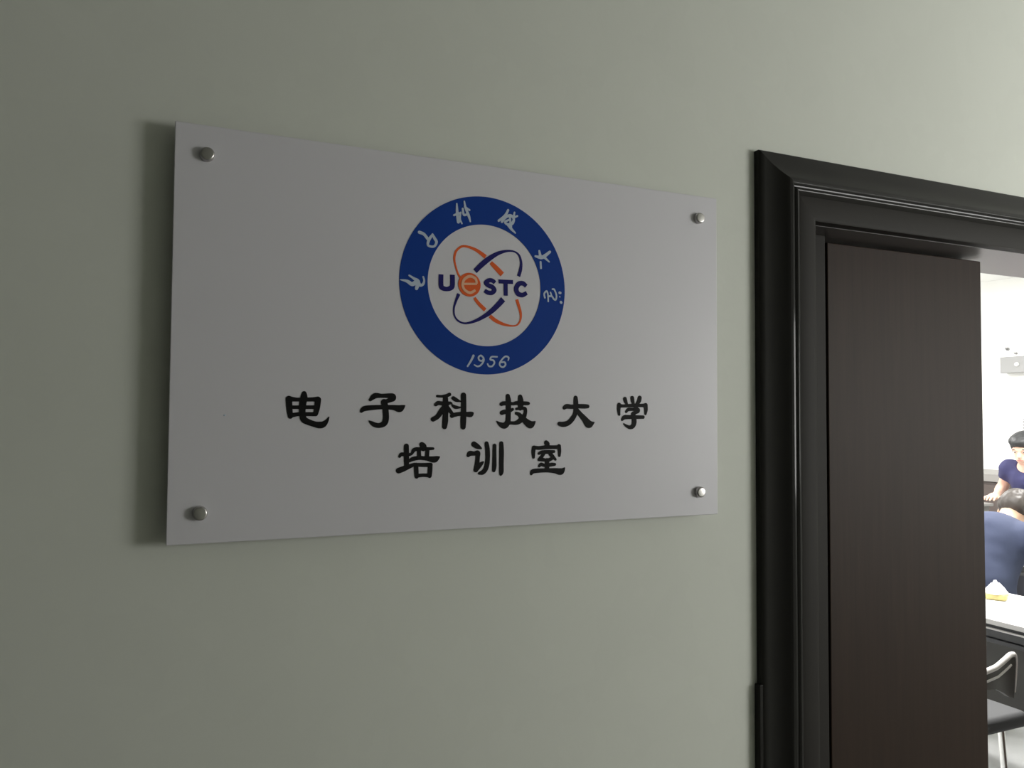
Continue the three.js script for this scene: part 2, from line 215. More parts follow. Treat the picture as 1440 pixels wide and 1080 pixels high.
function strokes(lists, o = {}) {                      // brush strokes of varying width joined into one outline (marching squares over their distance field), then extruded as thin film
  const { z = 0, t = 0.0004, flat = false, cell = 4 } = o, caps = [];
  lists.forEach((list) => {
    const at = (k) => list[Math.max(0, Math.min(list.length - 1, k))], pts = [], n = list.length === 2 ? 1 : 6;
    for (let i = 0; i + 1 < list.length; i++) for (let s = 0; s < n; s++) {
      const f = s / n; pts.push([0, 1, 2].map((c) => { const a = at(i - 1)[c], b = at(i)[c], d = at(i + 1)[c], e = at(i + 2)[c]; return 0.5 * (2 * b + (d - a) * f + (2 * a - 5 * b + 4 * d - e) * f * f + (3 * b - a - 3 * d + e) * f * f * f); }));
    }
    pts.push(at(list.length - 1));
    const cum = [0]; for (let i = 1; i < pts.length; i++) cum.push(cum[i - 1] + Math.hypot(pts[i][0] - pts[i - 1][0], pts[i][1] - pts[i - 1][1]));
    const plane = (p, q) => { const l = Math.hypot(q[0] - p[0], q[1] - p[1]) || 1; return [p[0], p[1], (p[0] - q[0]) / l, (p[1] - q[1]) / l, p[2] * 2.2]; }, N = pts.length, e0 = plane(pts[0], pts[1]), e1 = plane(pts[N - 1], pts[N - 2]);
    for (let i = 0; i + 1 < N; i++) caps.push([pts[i], pts[i + 1], flat && cum[i] < e0[4] ? e0 : null, flat && cum[N - 1] - cum[i + 1] < e1[4] ? e1 : null]);
  });
  let x0 = 1e9, y0 = 1e9, x1 = -1e9, y1 = -1e9;
  for (const [p, q] of caps) for (const w of [p, q]) { x0 = Math.min(x0, w[0] - w[2]); x1 = Math.max(x1, w[0] + w[2]); y0 = Math.min(y0, w[1] - w[2]); y1 = Math.max(y1, w[1] + w[2]); }
  x0 -= 2.5 * cell; y0 -= 2.5 * cell; const W = Math.ceil((x1 + 2.5 * cell - x0) / cell) + 1, H = Math.ceil((y1 + 2.5 * cell - y0) / cell) + 1, F = new Float32Array(W * H).fill(1e3);
  for (const [p, q, c0, c1] of caps) {
    const dx = q[0] - p[0], dy = q[1] - p[1], L = dx * dx + dy * dy || 1e-6, m = Math.max(p[2], q[2]) + 3 * cell;
    const i0 = Math.max(0, Math.floor((Math.min(p[0], q[0]) - m - x0) / cell)), i1 = Math.min(W - 1, Math.ceil((Math.max(p[0], q[0]) + m - x0) / cell)), j0 = Math.max(0, Math.floor((Math.min(p[1], q[1]) - m - y0) / cell)), j1 = Math.min(H - 1, Math.ceil((Math.max(p[1], q[1]) + m - y0) / cell));
    for (let j = j0; j <= j1; j++) for (let i = i0; i <= i1; i++) {
      const gx = x0 + i * cell, gy = y0 + j * cell, X = gx - p[0], Y = gy - p[1], u = (X * dx + Y * dy) / L, k = Math.max(0, Math.min(1, u));
      let d = Math.hypot(X - k * dx, Y - k * dy) - (p[2] + (q[2] - p[2]) * k);
      for (const c of [c0, c1]) if (c) d = Math.max(d, (gx - c[0]) * c[2] + (gy - c[1]) * c[3]);
      if (d < F[j * W + i]) F[j * W + i] = d;
    }
  }
  const next = new Map(), P = new Map(), key = (i, j, e) => (j * W + i) * 2 + e;           // e 0: edge to the right, 1: edge upwards
  const cut = (i, j, e) => { const k = key(i, j, e); if (!P.has(k)) { const a = F[j * W + i], b = F[(j + e) * W + i + 1 - e], f = a / (a - b); P.set(k, [(x0 + (i + (e ? 0 : f)) * cell) * U, (y0 + (j + (e ? f : 0)) * cell) * U]); } return k; };
  for (let j = 0; j + 1 < H; j++) for (let i = 0; i + 1 < W; i++) {
    const A = F[j * W + i] < 0, B = F[j * W + i + 1] < 0, C = F[(j + 1) * W + i + 1] < 0, D = F[(j + 1) * W + i] < 0;
    const e = [[A, B, () => cut(i, j, 0)], [B, C, () => cut(i + 1, j, 1)], [C, D, () => cut(i, j + 1, 0)], [D, A, () => cut(i, j, 1)]], ins = [], outs = [];
    e.forEach(([p, q, f]) => { if (p && !q) outs.push(f()); else if (!p && q) ins.push(f()); });
    if (outs.length === 1) next.set(outs[0], ins[0]);
    else if (outs.length === 2) { const order = e.map(([p, q, f]) => (p !== q ? [p, f()] : null)).filter(Boolean); for (let k = 0; k < 4; k++) if (order[k][0]) next.set(order[k][1], order[(k + 3) % 4][1]); }
  }
  const loops = [];
  while (next.size) {
    const start = next.keys().next().value, loop = []; let k = start;
    while (next.has(k)) { const nx = next.get(k); loop.push(P.get(k)); next.delete(k); k = nx; }
    if (loop.length < 6) continue;
    const keep = (a, b) => { const [ax, ay] = loop[a], [bx, by] = loop[b % loop.length], dx = bx - ax, dy = by - ay, l = Math.hypot(dx, dy) || 1e-9; let far = 0, best = -1; for (let c = a + 1; c < b; c++) { const d = Math.abs((loop[c][0] - ax) * dy - (loop[c][1] - ay) * dx) / l; if (d > far) { far = d; best = c; } } return far > 0.12 * cell * U ? [...keep(a, best), ...keep(best, b)] : [loop[a]]; };
    const half = loop.length >> 1; loops.push([...keep(0, half), ...keep(half, loop.length)].map((q) => new THREE.Vector2(...q)));
  }
  const shapes = [], holes = [], sign = Math.sign(THREE.ShapeUtils.area(loops.reduce((a, b) => (Math.abs(THREE.ShapeUtils.area(a)) > Math.abs(THREE.ShapeUtils.area(b)) ? a : b))));
  for (const l of loops) (Math.sign(THREE.ShapeUtils.area(l)) === sign ? shapes : holes).push(l);
  const inside = (pt, poly) => { let r = false; for (let i = 0, j = poly.length - 1; i < poly.length; j = i++) if (poly[i].y > pt.y !== poly[j].y > pt.y && pt.x < ((poly[j].x - poly[i].x) * (pt.y - poly[i].y)) / (poly[j].y - poly[i].y) + poly[i].x) r = !r; return r; };
  const S = shapes.map((l) => new THREE.Shape(l));
  for (const h of holes) { const k = shapes.findIndex((l) => inside(h[0], l)); if (k >= 0) S[k].holes.push(new THREE.Path(h)); }
  return new THREE.ExtrudeGeometry(S, { depth: t, bevelEnabled: false }).translate(0, 0, z);
}
{
  const cx = (BX0 + BX1) / 2, cy = (BY0 + BY1) / 2;
  const sign = thing('sign_board', 'white acrylic sign board with blue round emblem and black Chinese lettering on the wall', 'sign', [cx, cy, BZ]);
  const hw = (BX1 - BX0) / 2, hh = (BY1 - BY0) / 2, ins = 0.0394;
  part('panel', box(-hw, hw, -hh, hh, -0.008, 0, 0.0012), ACRYLIC, sign);
  for (const sx of [-1, 1]) for (const sy of [-1, 1]) {
    const x = sx * (hw - ins), y = sy * (hh - ins);
    const b = part('standoff', rod([x, y, -BZ + 0.0005], [x, y, -0.008], 0.008, 20), STEEL, sign);
    const prof = [[0, 0.008], [0.0066, 0.008], [0.0082, 0.0072], [0.009, 0.0056], [0.0093, 0]].map((q) => new THREE.Vector2(...q)).reverse();
    part('cap', new THREE.LatheGeometry(prof, 28).rotateX(Math.PI / 2).translate(x, y, 0), STEEL, b);
  }
  for (const c of CHARACTERS) part('character', strokes(c.strokes, { t: 0.0006 }), BLACKINK, sign);
  const R = 0.1342, ex = 0.0013, ey = 0.0899, ring = new THREE.Shape().absarc(ex, ey, R, 0, 2 * Math.PI), hole = new THREE.Path().absarc(ex + 0.0002, ey, R * 0.6835, 0, 2 * Math.PI, true);
  ring.holes.push(hole);
  const emblem = part('emblem', new THREE.ExtrudeGeometry(ring, { depth: 0.0005, bevelEnabled: false, curveSegments: 96 }), BLUE, sign);
  for (const c of RING_MARKS) part('ring_character', strokes(c.strokes, { z: 0.0005, cell: 2.5 }), WHITEINK, emblem);
  for (const c of YEAR) part('numeral', strokes(c.strokes, { z: 0.0005, cell: 2.5 }), WHITEINK, emblem);
  for (const l of ORBIT_ORANGE) part('orbit', strokes([l], { flat: true, cell: 2.5 }), ORANGE, emblem).userData.label = 'orange orbit curve';
  for (const l of ORBIT_NAVY) part('orbit', strokes([l], { flat: true, t: 0.0006, cell: 2.5 }), NAVY, emblem).userData.label = 'navy orbit curve';
  for (const c of LATIN) part('letter', strokes(c.strokes, { flat: true, t: 0.0006, cell: 2.5 }), NAVY, emblem);
  part('letter_disc', new THREE.CylinderGeometry(0.0178, 0.0178, 0.0007, 48).rotateX(Math.PI / 2).translate(E_DISC[0] * U, E_DISC[1] * U, 0.00035), ORANGE, emblem);
  part('letter', strokes(LETTER_E, { z: 0.0007, flat: true, cell: 2.5 }), PALE, emblem).userData.label = 'pale letter e on an orange disc';
  part('pale_speck', new THREE.SphereGeometry(0.0016, 10, 8).scale(1, 0.7, 0.4).translate(-0.3658, -0.1071, 0), WHITEINK, sign);  // tiny pale dot on the panel face
}

// ---------------------------------------------------------------- the training room: lamps
const PANEL = std({ color: 0xffffff, emissive: ROOM_COLOR, emissiveIntensity: 8, roughness: 0.6 });
{
  const frameMat = std({ color: 0xe6e6e4, roughness: 0.5 });
  const SPOTS = [[2.6, -1.6], [5.0, -1.6], [2.6, -4.2], [5.0, -4.2]], WHERE = ['nearest the open doorway', 'above the desks by the far wall', 'at the back left of the training room', 'at the back right of the training room'];
  SPOTS.forEach(([x, z], i) => {
    const l = thing('ceiling_light', 'white flat rectangular ceiling light ' + WHERE[i], 'light', [x, CEILY, z]);
    part('frame', join([box(-0.62, 0.62, -0.03, 0, -0.32, -0.3), box(-0.62, 0.62, -0.03, 0, 0.3, 0.32), box(-0.62, -0.6, -0.03, 0, -0.3, 0.3), box(0.6, 0.62, -0.03, 0, -0.3, 0.3)]), frameMat, l);
    part('diffuser', box(-0.6, 0.6, -0.02, -0.012, -0.3, 0.3), PANEL, l);
    areaLight('ceiling_light_glow', 1.16, 0.56, [x, CEILY - 0.034, z], [x, 0, z], ROOM_COLOR, ROOM_LIGHT);
  });
}

// ---------------------------------------------------------------- furniture
const WHITETOP = std({ color: new THREE.Color(0.8, 0.8, 0.79), roughness: 0.4 }), DARKSTEEL = std({ color: new THREE.Color(0.03, 0.031, 0.034), roughness: 0.45, metalness: 0.3 });
const CHROME = std({ color: new THREE.Color(0.7, 0.7, 0.69), metalness: 1, roughness: 0.25 }), DARKPANEL = std({ color: new THREE.Color(0.028, 0.027, 0.024), roughness: 0.6 });
const SHADED_EDGE = std({ color: new THREE.Color(0.3, 0.295, 0.29), roughness: 0.5 }), RAIL = std({ color: new THREE.Color(0.45, 0.44, 0.43), metalness: 0.6, roughness: 0.5 });
function makeTable(label, x0, x1, z0, z1) {
  const t = thing('training_table', label, 'table', [(x0 + x1) / 2, 0, (z0 + z1) / 2]), w = (x1 - x0) / 2, l = (z1 - z0) / 2;
  part('tabletop', box(-w, w, 0.726, 0.75, -l, l, 0.006), WHITETOP, t);
  part('shaded_edge', join([box(-w - 0.0015, -w + 0.004, 0.727, 0.747, -l - 0.0015, l + 0.0015), box(w - 0.004, w + 0.0015, 0.727, 0.747, -l - 0.0015, l + 0.0015)]), SHADED_EDGE, t);  // grey strips: weaker light on the white top's edges, painted into the colour
  part('front_rail', rod([-w + 0.035, 0.7, -l + 0.08], [-w + 0.035, 0.7, l - 0.08], 0.0048), RAIL, t);
  part('shelf', box(-w + 0.05, w - 0.1, 0.635, 0.655, -l + 0.08, l - 0.08, 0.004), DARKSTEEL, t);
  part('beam', box(-w + 0.06, -w + 0.1, 0.655, 0.725, -l + 0.06, l - 0.06, 0.004), DARKSTEEL, t);
  part('modesty_panel', box(w - 0.06, w - 0.045, 0.22, 0.7, -l + 0.08, l - 0.08, 0.004), DARKPANEL, t);
  for (const s of [-1, 1]) part('leg', join([box(-0.03, 0.03, 0.04, 0.726, s * (l - 0.06) - 0.02, s * (l - 0.06) + 0.02, 0.006), box(-w + 0.04, w - 0.04, 0.0, 0.04, s * (l - 0.06) - 0.022, s * (l - 0.06) + 0.022, 0.008), box(-w + 0.06, w - 0.05, 0.69, 0.726, s * (l - 0.06) - 0.02, s * (l - 0.06) + 0.02, 0.006)]), DARKSTEEL, t);
  return t;
}
makeTable('white-topped training table with dark frame just inside the doorway, tissue packet on it', 3.235, 3.785, -2.35, -0.35);
makeTable('white-topped training table in the next row, in front of the bent-over man', 4.78, 5.3, -2.35, -0.7);
{
  const c = thing('chair', 'dark brown chair with a pale topped low back, turned side-on beside the nearest white table', 'chair', [2.675, 0, -1.0], Math.PI / 2);
  const BROWN = std({ color: new THREE.Color(0.035, 0.028, 0.024), roughness: 0.3 }), SEAT = std({ color: new THREE.Color(0.05, 0.051, 0.054), roughness: 0.75 }), RIM = std({ color: new THREE.Color(0.6, 0.58, 0.57), roughness: 0.35 });
  // the back: a bowed shell, hollow below, under a pale rim; local x is forward, z across
  const bow = (y, z, off = 0) => [-0.235 - 0.08 * (y - 0.6) + 0.7 * z * z + off, y, z];
  const TOPL = [[0, 0.706], [0.06, 0.714], [0.11, 0.73], [0.155, 0.743], [0.185, 0.739], [0.2, 0.715]], LOW = [[0, 0.646], [0.06, 0.638], [0.11, 0.616], [0.155, 0.592], [0.185, 0.582], [0.197, 0.58]];
  const lerpY = (T, z) => { const q = Math.abs(z); let k = 0; while (k + 2 < T.length && T[k + 1][0] < q) k++; const f = (q - T[k][0]) / (T[k + 1][0] - T[k][0]); return T[k][1] + (T[k + 1][1] - T[k][1]) * Math.min(1, f); };
  const pos = [], idx = [], NZ = 60, NY = 8, id = (s, i, j) => s * (NZ + 1) * (NY + 1) + i * (NY + 1) + j;
  for (const s of [0, 1]) for (let i = 0; i <= NZ; i++) for (let j = 0; j <= NY; j++) { const z = -0.197 + (0.394 * i) / NZ, y0 = lerpY(LOW, z), y1 = lerpY(TOPL, z) - 0.004, y = y0 + ((y1 - y0) * j) / NY; pos.push(...bow(y, z, s ? 0.018 : 0)); }
  const quad = (a, b, c2, d) => idx.push(a, b, c2, a, c2, d);
  for (let i = 0; i < NZ; i++) { for (let j = 0; j < NY; j++) for (const s of [0, 1]) quad(id(s, i, j), id(s, i + 1, j), id(s, i + 1, j + 1), id(s, i, j + 1)); for (const j of [0, NY]) quad(id(0, i, j), id(1, i, j), id(1, i + 1, j), id(0, i + 1, j)); }
  for (let j = 0; j < NY; j++) for (const i of [0, NZ]) quad(id(0, i, j), id(1, i, j), id(1, i, j + 1), id(0, i, j + 1));
  const bg = new THREE.BufferGeometry(); bg.setAttribute('position', new THREE.Float32BufferAttribute(pos, 3)); bg.setIndex(idx);
  part('backrest', toCreasedNormals(bg, 0.6), BROWN, c);
  const run = (f, z0, z1, n) => Array.from({ length: n }, (_, k) => { const z = z0 + ((z1 - z0) * k) / (n - 1); return bow(f(z), z, 0.008); });
  part('rim', tube([bow(0.6, -0.203, 0.009), bow(0.66, -0.204, 0.009), ...run((z) => lerpY(TOPL, z), -0.197, 0.197, 33), bow(0.66, 0.204, 0.009), bow(0.6, 0.203, 0.009)], 0.0105, 140), RIM, c);
  part('trim_rail', tube(run((z) => lerpY(TOPL, z) - 0.031, -0.15, 0.15, 21).map(([x, y, z]) => [x - 0.008, y, z]), 0.0048, 60), RIM, c);
  part('seat', box(-0.19, 0.33, 0.45, 0.51, -0.29, 0.31, 0.024), SEAT, c);
  part('back_post', tube([[-0.16, 0.46, -0.04], [-0.2, 0.55, -0.04], bow(0.67, -0.04, 0.028)], 0.014), BROWN, c);
  for (const s of [-1, 1]) {
    part('leg', rod([-0.16, 0.45, s * 0.19], [-0.18, 0.0, s * 0.21], 0.012), CHROME, c);
    part('leg', rod([0.18, 0.45, s * 0.19], [0.2, 0.0, s * 0.21], 0.012), CHROME, c);
  }
}
{
  const s = thing('stool', 'low dark stool under the man in the blue shirt', 'stool', [4.06, 0, -1.77]);
  part('seat', new THREE.CylinderGeometry(0.17, 0.165, 0.04, 36).translate(0, 0.335, 0), DARKPANEL, s);
  for (let k = 0; k < 4; k++) { const a = Math.PI / 4 + (k * Math.PI) / 2; part('leg', rod([0.12 * Math.cos(a), 0.325, 0.12 * Math.sin(a)], [0.16 * Math.cos(a), 0, 0.16 * Math.sin(a)], 0.012), DARKSTEEL, s); }
}
{
  const t = thing('tissue_packet', 'yellow soft packet with white tissue pulled out, lying on the nearest white table', 'tissues', [3.62, 0.75, -1.37], 0.5);
  const YEL = std({ color: new THREE.Color(0.5, 0.42, 0.17), roughness: 0.45 }), TISSUE = std({ color: new THREE.Color(0.86, 0.85, 0.84), roughness: 0.9 });
  part('packet', box(-0.06, 0.06, 0, 0.032, -0.045, 0.045, 0.014), YEL, t);
  const g = new THREE.SphereGeometry(1, 40, 28), p = g.attributes.position;
  for (let i = 0; i < p.count; i++) {
    const x = p.getX(i), y = p.getY(i), z = p.getZ(i), h = Math.max(0, y), k = 1 + 0.22 * noise.noise(x * 2.3 + 3, y * 2.3, z * 2.3) + 0.08 * noise.noise(x * 7, y * 7, z * 7 + 2);
    p.setXYZ(i, x * 0.066 * k * (1 - 0.5 * h) - 0.034 * h, 0.03 + (y > 0 ? y * 0.055 * k : y * 0.006), z * 0.046 * k * (1 - 0.55 * h));
  }
  g.computeVertexNormals(); part('tissue', g, TISSUE, t);
}
{
  const p = thing('podium', 'plain grey box podium under the standing woman\'s hand', 'podium', [5.44, 0, -3.06]);
  const GREY = std({ color: new THREE.Color(0.13, 0.128, 0.122), roughness: 0.5 });
  part('body', box(-0.16, 0.16, 0.03, 0.945, -0.28, 0.28, 0.006), GREY, p); part('top', box(-0.18, 0.18, 0.945, 0.968, -0.3, 0.3, 0.006), std({ color: new THREE.Color(0.16, 0.157, 0.15), roughness: 0.45 }), p);
  part('plinth', box(-0.14, 0.14, 0, 0.03, -0.26, 0.26), DARKPANEL, p);
}
{
  const c = thing('cabinet', 'dark brown cabinet with a grey top against the far white wall', 'cabinet', [7.0, 0, -4.15]);
  const BR = std({ color: new THREE.Color(0.06, 0.045, 0.04), roughness: 0.5 });
  part('body', box(-0.28, 0.28, 0.06, 1.03, -0.75, 0.75, 0.005), BR, c);
  for (const s of [-1, 1]) { const d = part('door', box(-0.298, -0.28, 0.09, 1.0, s * 0.37 - 0.355, s * 0.37 + 0.355, 0.004), BR, c); part('handle', rod([-0.315, 0.5, s * 0.06], [-0.315, 0.64, s * 0.06], 0.006), STEEL, d); }
  part('top', box(-0.3, 0.29, 1.03, 1.1, -0.77, 0.77, 0.006), std({ color: new THREE.Color(0.2, 0.19, 0.18), roughness: 0.5 }), c);
  part('plinth', box(-0.25, 0.28, 0, 0.06, -0.73, 0.73), DARKPANEL, c);
}
// on the far wall
{
  const GREY = std({ color: new THREE.Color(0.3, 0.3, 0.3), roughness: 0.35 });
  const b = thing('wall_unit', 'grey box-shaped unit with a small pale knob high on the far white wall', 'wall unit', [RX, 2.08, -3.44]);
  part('case', box(-0.1, 0, -0.075, 0.075, -0.335, 0.335, 0.008), GREY, b);
  part('knob', new THREE.SphereGeometry(0.02, 20, 14).translate(-0.105, 0.0, -0.17), std({ color: 0xf2f2f0, roughness: 0.4 }), b);
  for (const [y, z, r, label] of [[2.235, -3.76, 0.017, 'larger grey hook on the white wall above the corner of the grey unit'], [2.19, -3.68, 0.011, 'smaller grey hook on the white wall just above the grey unit']]) {
    const h = thing('wall_hook', label, 'hook', [RX, y, z]);
    part('plate', new THREE.CylinderGeometry(r, r, 0.008, 20).rotateZ(Math.PI / 2).translate(-0.004, 0, 0), GREY, h); part('peg', tube([[-0.006, 0, 0], [-0.03, -0.004, 0], [-0.036, 0.014, 0]], r * 0.35, 14), GREY, h);
  }
  const v = thing('vent_grille', 'pale louvred vent grille on the far wall behind the woman\'s head', 'vent', [RX, 1.475, -3.43]);
  const VG = std({ color: new THREE.Color(0.42, 0.42, 0.42), roughness: 0.5 });
  part('backing', box(-0.006, 0, -0.11, 0.11, -0.2, 0.2), std({ color: new THREE.Color(0.3, 0.3, 0.3), roughness: 0.8 }), v);
  for (let k = 0; k < 8; k++) part('slat', box(-0.022, 0, -0.003, 0.003, -0.195, 0.195).rotateZ(0.5).translate(-0.008, -0.098 + k * 0.028, 0), std({ color: new THREE.Color(0.75, 0.75, 0.75), roughness: 0.5 }), v);
}

// ---------------------------------------------------------------- people
const v3 = (a) => new THREE.Vector3(...a);
const smin = (a, b, k) => { const h = Math.max(k - Math.abs(a - b), 0) / k; return Math.min(a, b) - h * h * k * 0.25; };
function capsule(a, b, ra, rb, flat) {                // tapered limb; flat = [sx, sy, sz] squeezes it about a
  const ax = a[0], ay = a[1], az = a[2], dx = b[0] - ax, dy = b[1] - ay, dz = b[2] - az, L = dx * dx + dy * dy + dz * dz || 1e-9;
  return (x, y, z) => { let t = ((x - ax) * dx + (y - ay) * dy + (z - az) * dz) / L; t = t < 0 ? 0 : t > 1 ? 1 : t; return Math.hypot(x - ax - t * dx, y - ay - t * dy, z - az - t * dz) - (ra + (rb - ra) * t); };
}
function ellipsoid(c, r, q) {
  const inv = q ? q.clone().invert() : null, v = new THREE.Vector3(), m = Math.min(...r);
  return (x, y, z) => { v.set(x - c[0], y - c[1], z - c[2]); if (inv) v.applyQuaternion(inv); const k = Math.hypot(v.x / r[0], v.y / r[1], v.z / r[2]); return (k - 1) * m * (k > 1 ? 1.1 : 1); };
}
const blend = (fs, k) => (x, y, z) => { let d = 1e3; for (const f of fs) d = smin(d, f(x, y, z), k); return d; };
function surface(f, lo, hi, cell) {                   // surface nets
  const n = [0, 1, 2].map((c) => Math.ceil((hi[c] - lo[c]) / cell) + 1), F = new Float32Array(n[0] * n[1] * n[2]), I = (x, y, z) => (z * n[1] + y) * n[0] + x;
  for (let z = 0; z < n[2]; z++) for (let y = 0; y < n[1]; y++) for (let x = 0; x < n[0]; x++) F[I(x, y, z)] = f(lo[0] + x * cell, lo[1] + y * cell, lo[2] + z * cell);
  const at = new Int32Array(F.length).fill(-1), pos = [], idx = [];
  for (let z = 0; z + 1 < n[2]; z++) for (let y = 0; y + 1 < n[1]; y++) for (let x = 0; x + 1 < n[0]; x++) {
    let cnt = 0, sx = 0, sy = 0, sz = 0; const g = [];
    for (let k = 0; k < 8; k++) g.push(F[I(x + (k & 1), y + ((k >> 1) & 1), z + (k >> 2))]);
    for (let a = 0; a < 8; a++) for (const bit of [1, 2, 4]) if (!(a & bit)) { const b = a | bit; if (g[a] < 0 !== g[b] < 0) { const t = g[a] / (g[a] - g[b]); cnt++; sx += (a & 1) + (bit === 1 ? t : 0); sy += ((a >> 1) & 1) + (bit === 2 ? t : 0); sz += (a >> 2) + (bit === 4 ? t : 0); } }
    if (cnt) { at[I(x, y, z)] = pos.length / 3; pos.push(lo[0] + (x + sx / cnt) * cell, lo[1] + (y + sy / cnt) * cell, lo[2] + (z + sz / cnt) * cell); }
  }
  const quad = (a, b, c, d, flip) => { if (a < 0 || b < 0 || c < 0 || d < 0) return; flip ? idx.push(a, c, b, a, d, c) : idx.push(a, b, c, a, c, d); };
  for (let z = 1; z + 1 < n[2]; z++) for (let y = 1; y + 1 < n[1]; y++) for (let x = 1; x + 1 < n[0]; x++) {
    const s = F[I(x, y, z)] < 0;
    if (s !== F[I(x + 1, y, z)] < 0) quad(at[I(x, y - 1, z - 1)], at[I(x, y, z - 1)], at[I(x, y, z)], at[I(x, y - 1, z)], !s);
    if (s !== F[I(x, y + 1, z)] < 0) quad(at[I(x - 1, y, z - 1)], at[I(x - 1, y, z)], at[I(x, y, z)], at[I(x, y, z - 1)], !s);
    if (s !== F[I(x, y, z + 1)] < 0) quad(at[I(x - 1, y - 1, z)], at[I(x, y - 1, z)], at[I(x, y, z)], at[I(x - 1, y, z)], !s);
  }
  const geo = new THREE.BufferGeometry(); geo.setAttribute('position', new THREE.Float32BufferAttribute(pos, 3)); geo.setIndex(idx); geo.computeVertexNormals(); return geo;
}
// J: joints in the person's own frame, x to the person's left, y up, z ahead
function makePerson(o, J, C) {
  const SKIN = std({ color: C.skin, roughness: 0.55 }), SHIRT = std({ color: C.shirt, roughness: 0.85, bumpMap: paintBump, bumpScale: 0.0005 }), TROUSER = std({ color: C.trousers, roughness: 0.85 }), HAIR = std({ color: C.hair, roughness: 0.5 }), SHOE = std({ color: 0x1a1a1c, roughness: 0.5 });
  const hq = new THREE.Quaternion().setFromEuler(new THREE.Euler(...J.headTurn, 'YXZ')), H = v3(J.head);
  const hp = (x, y, z) => v3([x, y, z]).applyQuaternion(hq).add(H).toArray();
  const sg = [['L', 1], ['R', -1]], w = C.girth ?? 1;
  const torso = [capsule(J.pelvis, J.belly, 0.125 * w, 0.115 * w), capsule(J.belly, J.chest, 0.115 * w, 0.125 * w)];
  for (const [k] of sg) torso.push(capsule(J.chest, J['shoulder' + k], 0.105 * w, 0.058), capsule(J.pelvis, J['hip' + k], 0.11 * w, 0.095), capsule(J.belly, J['hip' + k], 0.1 * w, 0.09));
  const fs = [...torso, capsule(J.neck, hp(0, -0.05, -0.02), 0.056, 0.05)];
  for (const [k] of sg) fs.push(capsule(J['shoulder' + k], J['elbow' + k], 0.05 * C.limb, 0.04 * C.limb), capsule(J['elbow' + k], J['wrist' + k], 0.04 * C.limb, 0.027), capsule(J['hip' + k], J['knee' + k], 0.085 * C.limb, 0.056), capsule(J['knee' + k], J['ankle' + k], 0.056, 0.036));
  const all = Object.values(J).filter((a) => a.length === 3), lo = [0, 1, 2].map((c) => Math.min(...all.map((a) => a[c])) - 0.2), hi = [0, 1, 2].map((c) => Math.max(...all.map((a) => a[c])) + 0.2);
  lo[1] = Math.max(lo[1], 0.0);
  const cut = (f) => f, bodyGeo = surface(blend(fs, 0.045), lo, hi, 0.013);
  // head
  const head = blend([ellipsoid(hp(0, 0.025, -0.012), [0.074, 0.088, 0.092], hq), ellipsoid(hp(0, -0.04, 0.025), [0.058, 0.066, 0.062], hq), ellipsoid(hp(0, -0.083, 0.052), [0.03, 0.024, 0.028], hq),
    capsule(hp(0, 0.01, 0.08), hp(0, -0.028, 0.101), 0.009, 0.013), ellipsoid(hp(0, -0.058, 0.085), [0.024, 0.011, 0.01], hq), ellipsoid(hp(0.03, 0.022, 0.078), [0.02, 0.008, 0.009], hq), ellipsoid(hp(-0.03, 0.022, 0.078), [0.02, 0.008, 0.009], hq),
    capsule(hp(0, -0.05, -0.02), J.neck, 0.05, 0.056)], 0.022);
  const ears = [1, -1].map((s) => ellipsoid(hp(s * 0.077, -0.012, -0.008), [0.009, 0.03, 0.018], hq));
  const headF = (x, y, z) => Math.min(blend([head, ...ears], 0.008)(x, y, z), 1e3);
  const headGeo = surface(headF, [H.x - 0.14, H.y - 0.17, H.z - 0.15], [H.x + 0.14, H.y + 0.15, H.z + 0.15], 0.006);
  // hands
  const hands = sg.map(([k, s]) => {
    const W = v3(J['wrist' + k]), d = v3(J['hand' + k]).sub(W).normalize(), up = v3([0, 1, 0]), side = d.clone().cross(up).normalize().multiplyScalar(s), nrm = up.clone().addScaledVector(d, -up.dot(d)).normalize();
    const q = (a, b, c) => W.clone().addScaledVector(d, a).addScaledVector(side, b).addScaledVector(nrm, c).toArray();
    const parts = [capsule(q(-0.03, 0, 0), q(0.02, 0, 0), 0.027, 0.026), capsule(q(0.03, 0.022, 0), q(0.085, 0.028, 0), 0.018, 0.014), capsule(q(0.03, 0.0, 0.002), q(0.088, 0.005, 0.002), 0.019, 0.014), capsule(q(0.03, -0.02, 0), q(0.082, -0.026, 0), 0.018, 0.013)];
    const fing = [[0.03, 0.072], [0.0105, 0.08], [-0.0095, 0.074], [-0.029, 0.058]].map(([b, l]) => blend([capsule(q(0.08, b, 0.002), q(0.08 + l * 0.5, b * 1.15, 0.002), 0.0088, 0.008), capsule(q(0.08 + l * 0.5, b * 1.15, 0.002), q(0.08 + l, b * 1.2, -0.014), 0.008, 0.0065)], 0.004));
    const thumb = blend([capsule(q(0.02, 0.022, -0.004), q(0.062, 0.05, -0.008), 0.013, 0.01), capsule(q(0.062, 0.05, -0.008), q(0.09, 0.056, -0.014), 0.01, 0.008)], 0.005);
    const palm = blend(parts, 0.02), f = (x, y, z) => { let m = palm(x, y, z); for (const t of [...fing, thumb]) m = smin(m, t(x, y, z), 0.006); return m; };
    const c = q(0.07, 0, 0); return surface(f, c.map((t) => t - 0.13), c.map((t) => t + 0.13), 0.0045);
  });
  const clean = (g) => { const m = mergeVertices(g); m.deleteAttribute('uv'); return m.toNonIndexed(); };
  part('body', mergeGeometries([bodyGeo, headGeo, ...hands].map(clean)), SKIN, o);
  // shirt with short sleeves
  const sl = [];
